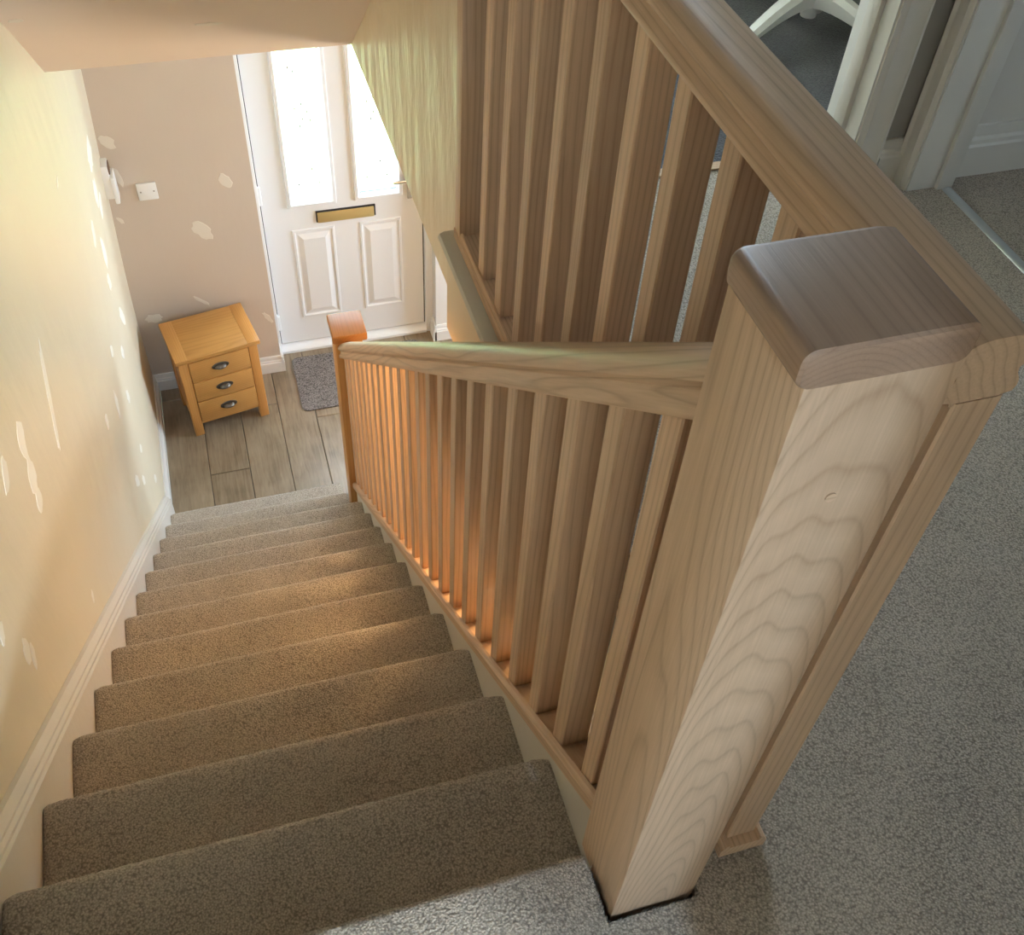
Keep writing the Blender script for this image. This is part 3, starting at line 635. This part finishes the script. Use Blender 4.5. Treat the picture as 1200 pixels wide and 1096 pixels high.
def second_doorway():
    r = empty('door_3', (XR, 0.87, 0)); struct(r, 'white painted frame of the second doorway')
    boxes('door_lining', [(XR-0.002, 2.142, Y2b, Y2b+0.022, 0, 2.0), (XR-0.002, 2.142, Y2a-0.022, Y2a, 0, 2.0), (XR-0.002, 2.142, Y2a, Y2b, 1.98, 2.0)], 'white_gloss', r)
    boxes('door_stop', [(2.10, 2.142, Y2b-0.012, Y2b, 0, 1.98), (2.10, 2.142, Y2a, Y2a+0.012, 0, 1.98)], 'white_gloss', r, bev=0.002)
    ap = [(0, 0), (0.05, 0), (0.05, 0.018), (0.044, 0.021), (0.038, 0.014), (0.024, 0.012), (0.012, 0.014), (0.006, 0.009), (0, 0.008)]
    sweep('architrave', ap, [(XR, Y2b+0.003, 0), (XR, Y2b+0.003, 2.05)], 'old_gloss', r, side=Vector((0, 1, 0)), up=Vector((-1, 0, 0)))
    sweep('architrave', ap, [(XR, Y2a-0.003, 0), (XR, Y2a-0.003, 2.05)], 'old_gloss', r, side=Vector((0, -1, 0)), up=Vector((-1, 0, 0)))
    st = sweep('threshold_bar', [(-0.013, 0), (0.013, 0), (0.009, 0.004), (0.003, 0.006), (-0.003, 0.006), (-0.009, 0.004)], [(2.128, Y2a, 0.0), (2.128, Y2b-0.012, 0.0)], 'alu', r)
    st['label'] = 'aluminium carpet bar'
second_doorway()
skirting('baseboard_end', (X1b+0.073, YE, 0), (XR, YE, 0), (0, -1, 0), h=0.107, material='old_gloss')
skirting('baseboard_end_left', (1.035, YE, 0), (X1a-0.073, YE, 0), (0, -1, 0), h=0.107, material='old_gloss')
skirting('baseboard_second_room', (2.142, YE-0.015, 0), (3.2, YE-0.015, 0), (0, -1, 0), h=0.125, t=0.02)
skirting('baseboard_right', (XR, Y2a-0.06, 0), (XR, -1.85, 0), (-1, 0, 0), h=0.107)
skirting('baseboard_bedroom', (XW+0.1, 2.5, 0), (3.2, 2.5, 0), (0, -1, 0), h=0.12)

# ------------------------------------------------------------------ chair in the bedroom
def chair():
    cx, cy = 2.165, 2.03
    r = empty('swivel_chair', (cx, cy, 0.002)); tag(r, 'white swivel chair with a four-legged star base in the bedroom', 'chair')
    for a in (205, 297, 25, 115):
        A = math.radians(a); d = Vector((math.cos(A), math.sin(A), 0)); s = Vector((-math.sin(A), math.cos(A), 0))
        bm = bmesh.new(); rings = []; n = 9
        for k in range(n+1):
            t = k/n; q = 0.02 + 0.29*t
            zt = 0.135 - 0.088*t**1.6; hw = 0.030 - 0.013*t; th = 0.060 - 0.038*t**0.7
            p = Vector((cx, cy, 0)) + d*q
            pr = [(-hw, zt-0.012), (-hw*0.45, zt), (hw*0.45, zt), (hw, zt-0.012), (hw*0.85, zt-th), (-hw*0.85, zt-th)]
            rings.append([bm.verts.new(p + s*u + Vector((0, 0, z))) for u, z in pr])
        for i, j in zip(rings, rings[1:]):
            for k in range(6): bm.faces.new((i[k], i[(k+1) % 6], j[(k+1) % 6], j[k]))
        bm.faces.new(rings[0]); bm.faces.new(rings[-1][::-1])
        l = from_bm('leg', bm, 'plastic', r, 25)
        p = Vector((cx, cy, 0)) + d*0.30
        bm = bmesh.new(); bmesh.ops.create_cone(bm, cap_ends=True, segments=20, radius1=0.018, radius2=0.014, depth=0.025, matrix=Matrix.Translation((p.x, p.y, 0.0155)))
        f = from_bm('glide', bm, 'plastic', None, 40); f.parent = l
    bm = bmesh.new(); bmesh.ops.create_cone(bm, cap_ends=True, segments=28, radius1=0.034, radius2=0.030, depth=0.09, matrix=Matrix.Translation((cx, cy, 0.105)))
    bmesh.ops.create_cone(bm, cap_ends=True, segments=28, radius1=0.022, radius2=0.024, depth=0.022, matrix=Matrix.Translation((cx, cy, 0.052)))
    from_bm('hub', bm, 'plastic', r, 40)
    bm = bmesh.new(); bmesh.ops.create_cone(bm, cap_ends=True, segments=24, radius1=0.018, radius2=0.018, depth=0.30, matrix=Matrix.Translation((cx, cy, 0.29)))
    from_bm('column', bm, 'chrome', r, 40)
    bm = bmesh.new(); n = 28; rings = []                    # moulded shell seat
    for q, z in ((0.0, 0.425), (0.10, 0.425), (0.17, 0.435), (0.215, 0.460), (0.23, 0.475), (0.222, 0.478), (0.20, 0.462), (0.15, 0.447), (0.0, 0.442)):
        if q == 0: rings.append([bm.verts.new((cx, cy, z))]); continue
        rings.append([bm.verts.new((cx + q*math.cos(2*math.pi*k/n), cy + q*math.sin(2*math.pi*k/n), z)) for k in range(n)])
    for a, b in zip(rings, rings[1:]):
        for k in range(n):
            if len(a) == 1: bm.faces.new((a[0], b[(k+1) % n], b[k]))
            elif len(b) == 1: bm.faces.new((a[k], a[(k+1) % n], b[0]))
            else: bm.faces.new((a[k], a[(k+1) % n], b[(k+1) % n], b[k]))
    from_bm('seat', bm, 'plastic', r, 50)
    bm = bmesh.new(); g1, g2 = [], []
    for i in range(9):
        t = i/8; row1, row2 = [], []
        for k in range(11):
            a = math.radians(20 + 10*(k-5)*(1-0.35*t)); q = 0.215 + 0.05*t
            for row, qq in ((row1, q), (row2, q+0.012)): row.append(bm.verts.new((cx + qq*math.cos(a), cy + qq*math.sin(a), 0.465 + 0.36*t)))
        g1.append(row1); g2.append(row2)
    for g_ in (g1, g2):
        for i in range(8):
            for k in range(10): bm.faces.new((g_[i][k], g_[i][k+1], g_[i+1][k+1], g_[i+1][k]))
    for i in range(8):
        for k in (0, 10): bm.faces.new((g1[i][k], g1[i+1][k], g2[i+1][k], g2[i][k]))
    for k in range(10):
        for i in (0, 8): bm.faces.new((g1[i][k], g1[i][k+1], g2[i][k+1], g2[i][k]))
    from_bm('backrest', bm, 'plastic', r, 50)
chair()

# ------------------------------------------------------------------ hall ceiling lamp (warm), hanging under the landing
def hall_lamp():
    x, y = 1.52, 1.2
    r = empty('ceiling_lamp', (x, y, HC)); tag(r, 'warm globe ceiling lamp of the hall, hung under the landing', 'lamp')
    bm = bmesh.new(); bmesh.ops.create_cone(bm, cap_ends=True, segments=24, radius1=0.05, radius2=0.05, depth=0.03, matrix=Matrix.Translation((x, y, HC-0.015)))
    bmesh.ops.create_cone(bm, cap_ends=True, segments=12, radius1=0.012, radius2=0.012, depth=0.08, matrix=Matrix.Translation((x, y, HC-0.06)))
    from_bm('rose', bm, 'plastic', r, 40)
    m, nt, b = mat('lamp_globe'); b.inputs['Emission Color'].default_value = (1.0, 0.62, 0.28, 1); b.inputs['Emission Strength'].default_value = LAMP
    M['globe'] = m
    bm = bmesh.new(); bmesh.ops.create_uvsphere(bm, u_segments=24, v_segments=14, radius=0.12, matrix=Matrix.Translation((x, y, HC-0.20)))
    from_bm('globe', bm, 'globe', r, 60)
LAMP = 60.0
hall_lamp()
# added unseen ceiling downlight behind the viewer, to brighten newel front and landing carpet
def fill_light(x, y, SPOT, label):
    z = UC
    r = empty('fill_light', (x, y, z)); tag(r, label, 'fill_light')
    bm = bmesh.new(); n = 32; rs = []
    for q, zz in ((0.085, 0.0), (0.085, -0.012), (0.062, -0.018), (0.055, -0.010)): rs.append([bm.verts.new((x + q*math.cos(2*math.pi*k/n), y + q*math.sin(2*math.pi*k/n), z + zz)) for k in range(n)])
    for a, b in zip(rs, rs[1:]):
        for k in range(n): bm.faces.new((a[k], a[(k+1) % n], b[(k+1) % n], b[k]))
    from_bm('bezel', bm, 'chrome', r, 40)
    m, nt, b = mat('fill_light_lens'); b.inputs['Emission Color'].default_value = (0.52, 0.75, 1.0, 1); b.inputs['Emission Strength'].default_value = SPOT
    M['lens'] = m
    m.cycles.emission_sampling = 'FRONT_BACK'
    bm = bmesh.new(); bmesh.ops.create_circle(bm, cap_ends=True, segments=n, radius=0.055, matrix=Matrix.Translation((x, y, z-0.0105)))
    from_bm('lens', bm, 'lens', r)
fill_light(0.76, -2.80, 2100.0, 'unseen cool white ceiling downlight in the room behind the viewer')
# unseen globe lamp added behind the viewer to brighten the upper stairwell wall
def fill_lamp(x, y, z, L):
    r = empty('fill_lamp', (x, y, 0)); tag(r, 'unseen globe lamp added behind the viewer to light the stairwell wall', 'lamp')
    bm = bmesh.new(); bmesh.ops.create_cone(bm, cap_ends=True, segments=32, radius1=0.14, radius2=0.13, depth=0.02, matrix=Matrix.Translation((x, y, 0.011))); from_bm('base', bm, 'chrome', r, 40)
    bm = bmesh.new(); bmesh.ops.create_cone(bm, cap_ends=True, segments=16, radius1=0.011, radius2=0.011, depth=z-0.11, matrix=Matrix.Translation((x, y, (z-0.11)/2 + 0.02))); from_bm('pole', bm, 'chrome', r, 40)
    m, nt, b = mat('fill_lamp_globe'); b.inputs['Emission Color'].default_value = (0.86, 0.96, 1.0, 1); b.inputs['Emission Strength'].default_value = L
    M['globe2'] = m
    bm = bmesh.new(); bmesh.ops.create_uvsphere(bm, u_segments=24, v_segments=14, radius=0.11, matrix=Matrix.Translation((x, y, z))); from_bm('globe', bm, 'globe2', r, 60)
fill_lamp(1.22, -2.5, 1.15, 560.0)

# ------------------------------------------------------------------ dabs of filler on the walls: (centre, half-length vector, half-width vector) in the wall plane
LP = [(1.5205, -0.4522, -0.0843, -0.1252, 0.0141, -0.0123), (1.2428, -0.3145, -0.0302, -0.0422, 0.025, -0.0239), (1.2134, -0.399, -0.0271, -0.0425, 0.0255, -0.0261), (1.1935, -0.4528, -0.0224, -0.0229, 0.0188, -0.0223), (1.0804, -0.2429, -0.0387, -0.0221, 0.0161, -0.0182), (0.7712, -0.3992, -0.0208, -0.0217, 0.0132, -0.021), (0.7863, -0.4419, -0.0212, -0.0222, 0.0085, -0.0137), (2.4887, -1.1771, -0.0171, -0.0206, 0.0425, -0.0371), (2.8491, -1.4969, -0.0194, -0.0232, 0.0592, -0.0519), (2.2776, -1.2269, -0.0098, -0.0642, 0.0346, -0.0335), (2.6761, -1.5698, -0.0051, -0.0367, 0.048, -0.0457), (1.9992, -1.0338, -0.0106, -0.0271, 0.0213, -0.0215), (2.6963, -1.8872, -0.0162, -0.0139, 0.033, -0.0348), (2.3829, -1.7396, -0.0147, -0.0233, 0.0497, -0.0556), (2.5399, -1.9101, -0.0111, -0.0191, 0.0403, -0.0451), (2.8519, -2.2491, -0.0256, -0.0061, 0.0287, -0.0323), (3.3397, -0.9181, -0.07, -0.0376, 0.1101, -0.0664), (3.2276, -1.0145, -0.0526, -0.041, 0.072, -0.0467), (3.3252, -1.1364, -0.0662, -0.0226, 0.0584, -0.0388), (3.0286, -1.1467, -0.0097, -0.0684, 0.0689, -0.05), (2.804, -0.9113, -0.0491, -0.0366, 0.0449, -0.0316), (2.9644, -1.2384, -0.0088, -0.034, 0.0614, -0.0472), (3.1775, -1.5803, 0.0174, -0.0656, 0.0985, -0.0807), (2.2869, -0.3694, -0.0249, -0.0085, 0.0104, -0.0067), (1.2829, -0.9502, -0.0144, -0.0143, 0.0074, -0.0106), (0.7182, -0.2584, -0.0216, -0.0108, 0.0087, -0.0134)]
FP = [(0.087, -1.147, 0.02, -0.035, 0.032, 0.004), (0.093, -1.319, 0.01, -0.054, 0.019, 0.002), (0.399, -1.651, 0.026, -0.058, 0.04, 0.003), (0.544, -1.403, 0.016, -0.043, 0.027, 0.005), (0.325, -2.059, 0.037, -0.029, 0.013, -0.024), (0.081, -2.127, 0.05, 0.001, 0.003, -0.029), (0.632, -2.229, 0.024, -0.022, 0.009, -0.037), (0.054, -1.541, 0.016, -0.012, 0.003, -0.019)]

def filler(parent, place, dabs, seed, mtl='filler'):
    rnd = random.Random(seed)
    for c0, c1, a0, a1, b0, b1 in dabs:
        n = 16; top, bot = [], []
        bm = bmesh.new()
        for k in range(n):
            t = 2*math.pi*k/n; q = rnd.uniform(0.72, 1.08); u = c0 + q*(a0*math.cos(t) + b0*math.sin(t)); v = c1 + q*(a1*math.cos(t) + b1*math.sin(t))
            bot.append(bm.verts.new(place(u, v, -0.001))); top.append(bm.verts.new(place(c0 + (u-c0)*0.93, c1 + (v-c1)*0.93, 0.0013)))
        for k in range(n): bm.faces.new((bot[k], bot[(k+1) % n], top[(k+1) % n], top[k]))
        bm.faces.new(top)
        o = from_bm('filler_patch', bm, mtl); o.parent = parent
filler(WL, lambda u, v, d: (bulge(u, v) + d, u, v), LP, 1, 'filler_light')
filler(bpy.data.objects['wall_front'], lambda u, v, d: (u, YF - d, v), FP, 2)
filler(bpy.data.objects['ceiling_slope'], lambda u, v, d: (u, v, HC + (2.67 - v)*0.80 - d), [(0.56, 2.36, 0.045, 0.006, 0.004, -0.012), (0.11, 2.22, 0.02, 0.0, 0.0, 0.012)], 3)


# ------------------------------------------------------------------ lift everything so the hall floor lies at z = 0
for o in list(C.objects):
    if o.parent is None and o.type in ('MESH', 'EMPTY'): o.location.z += H
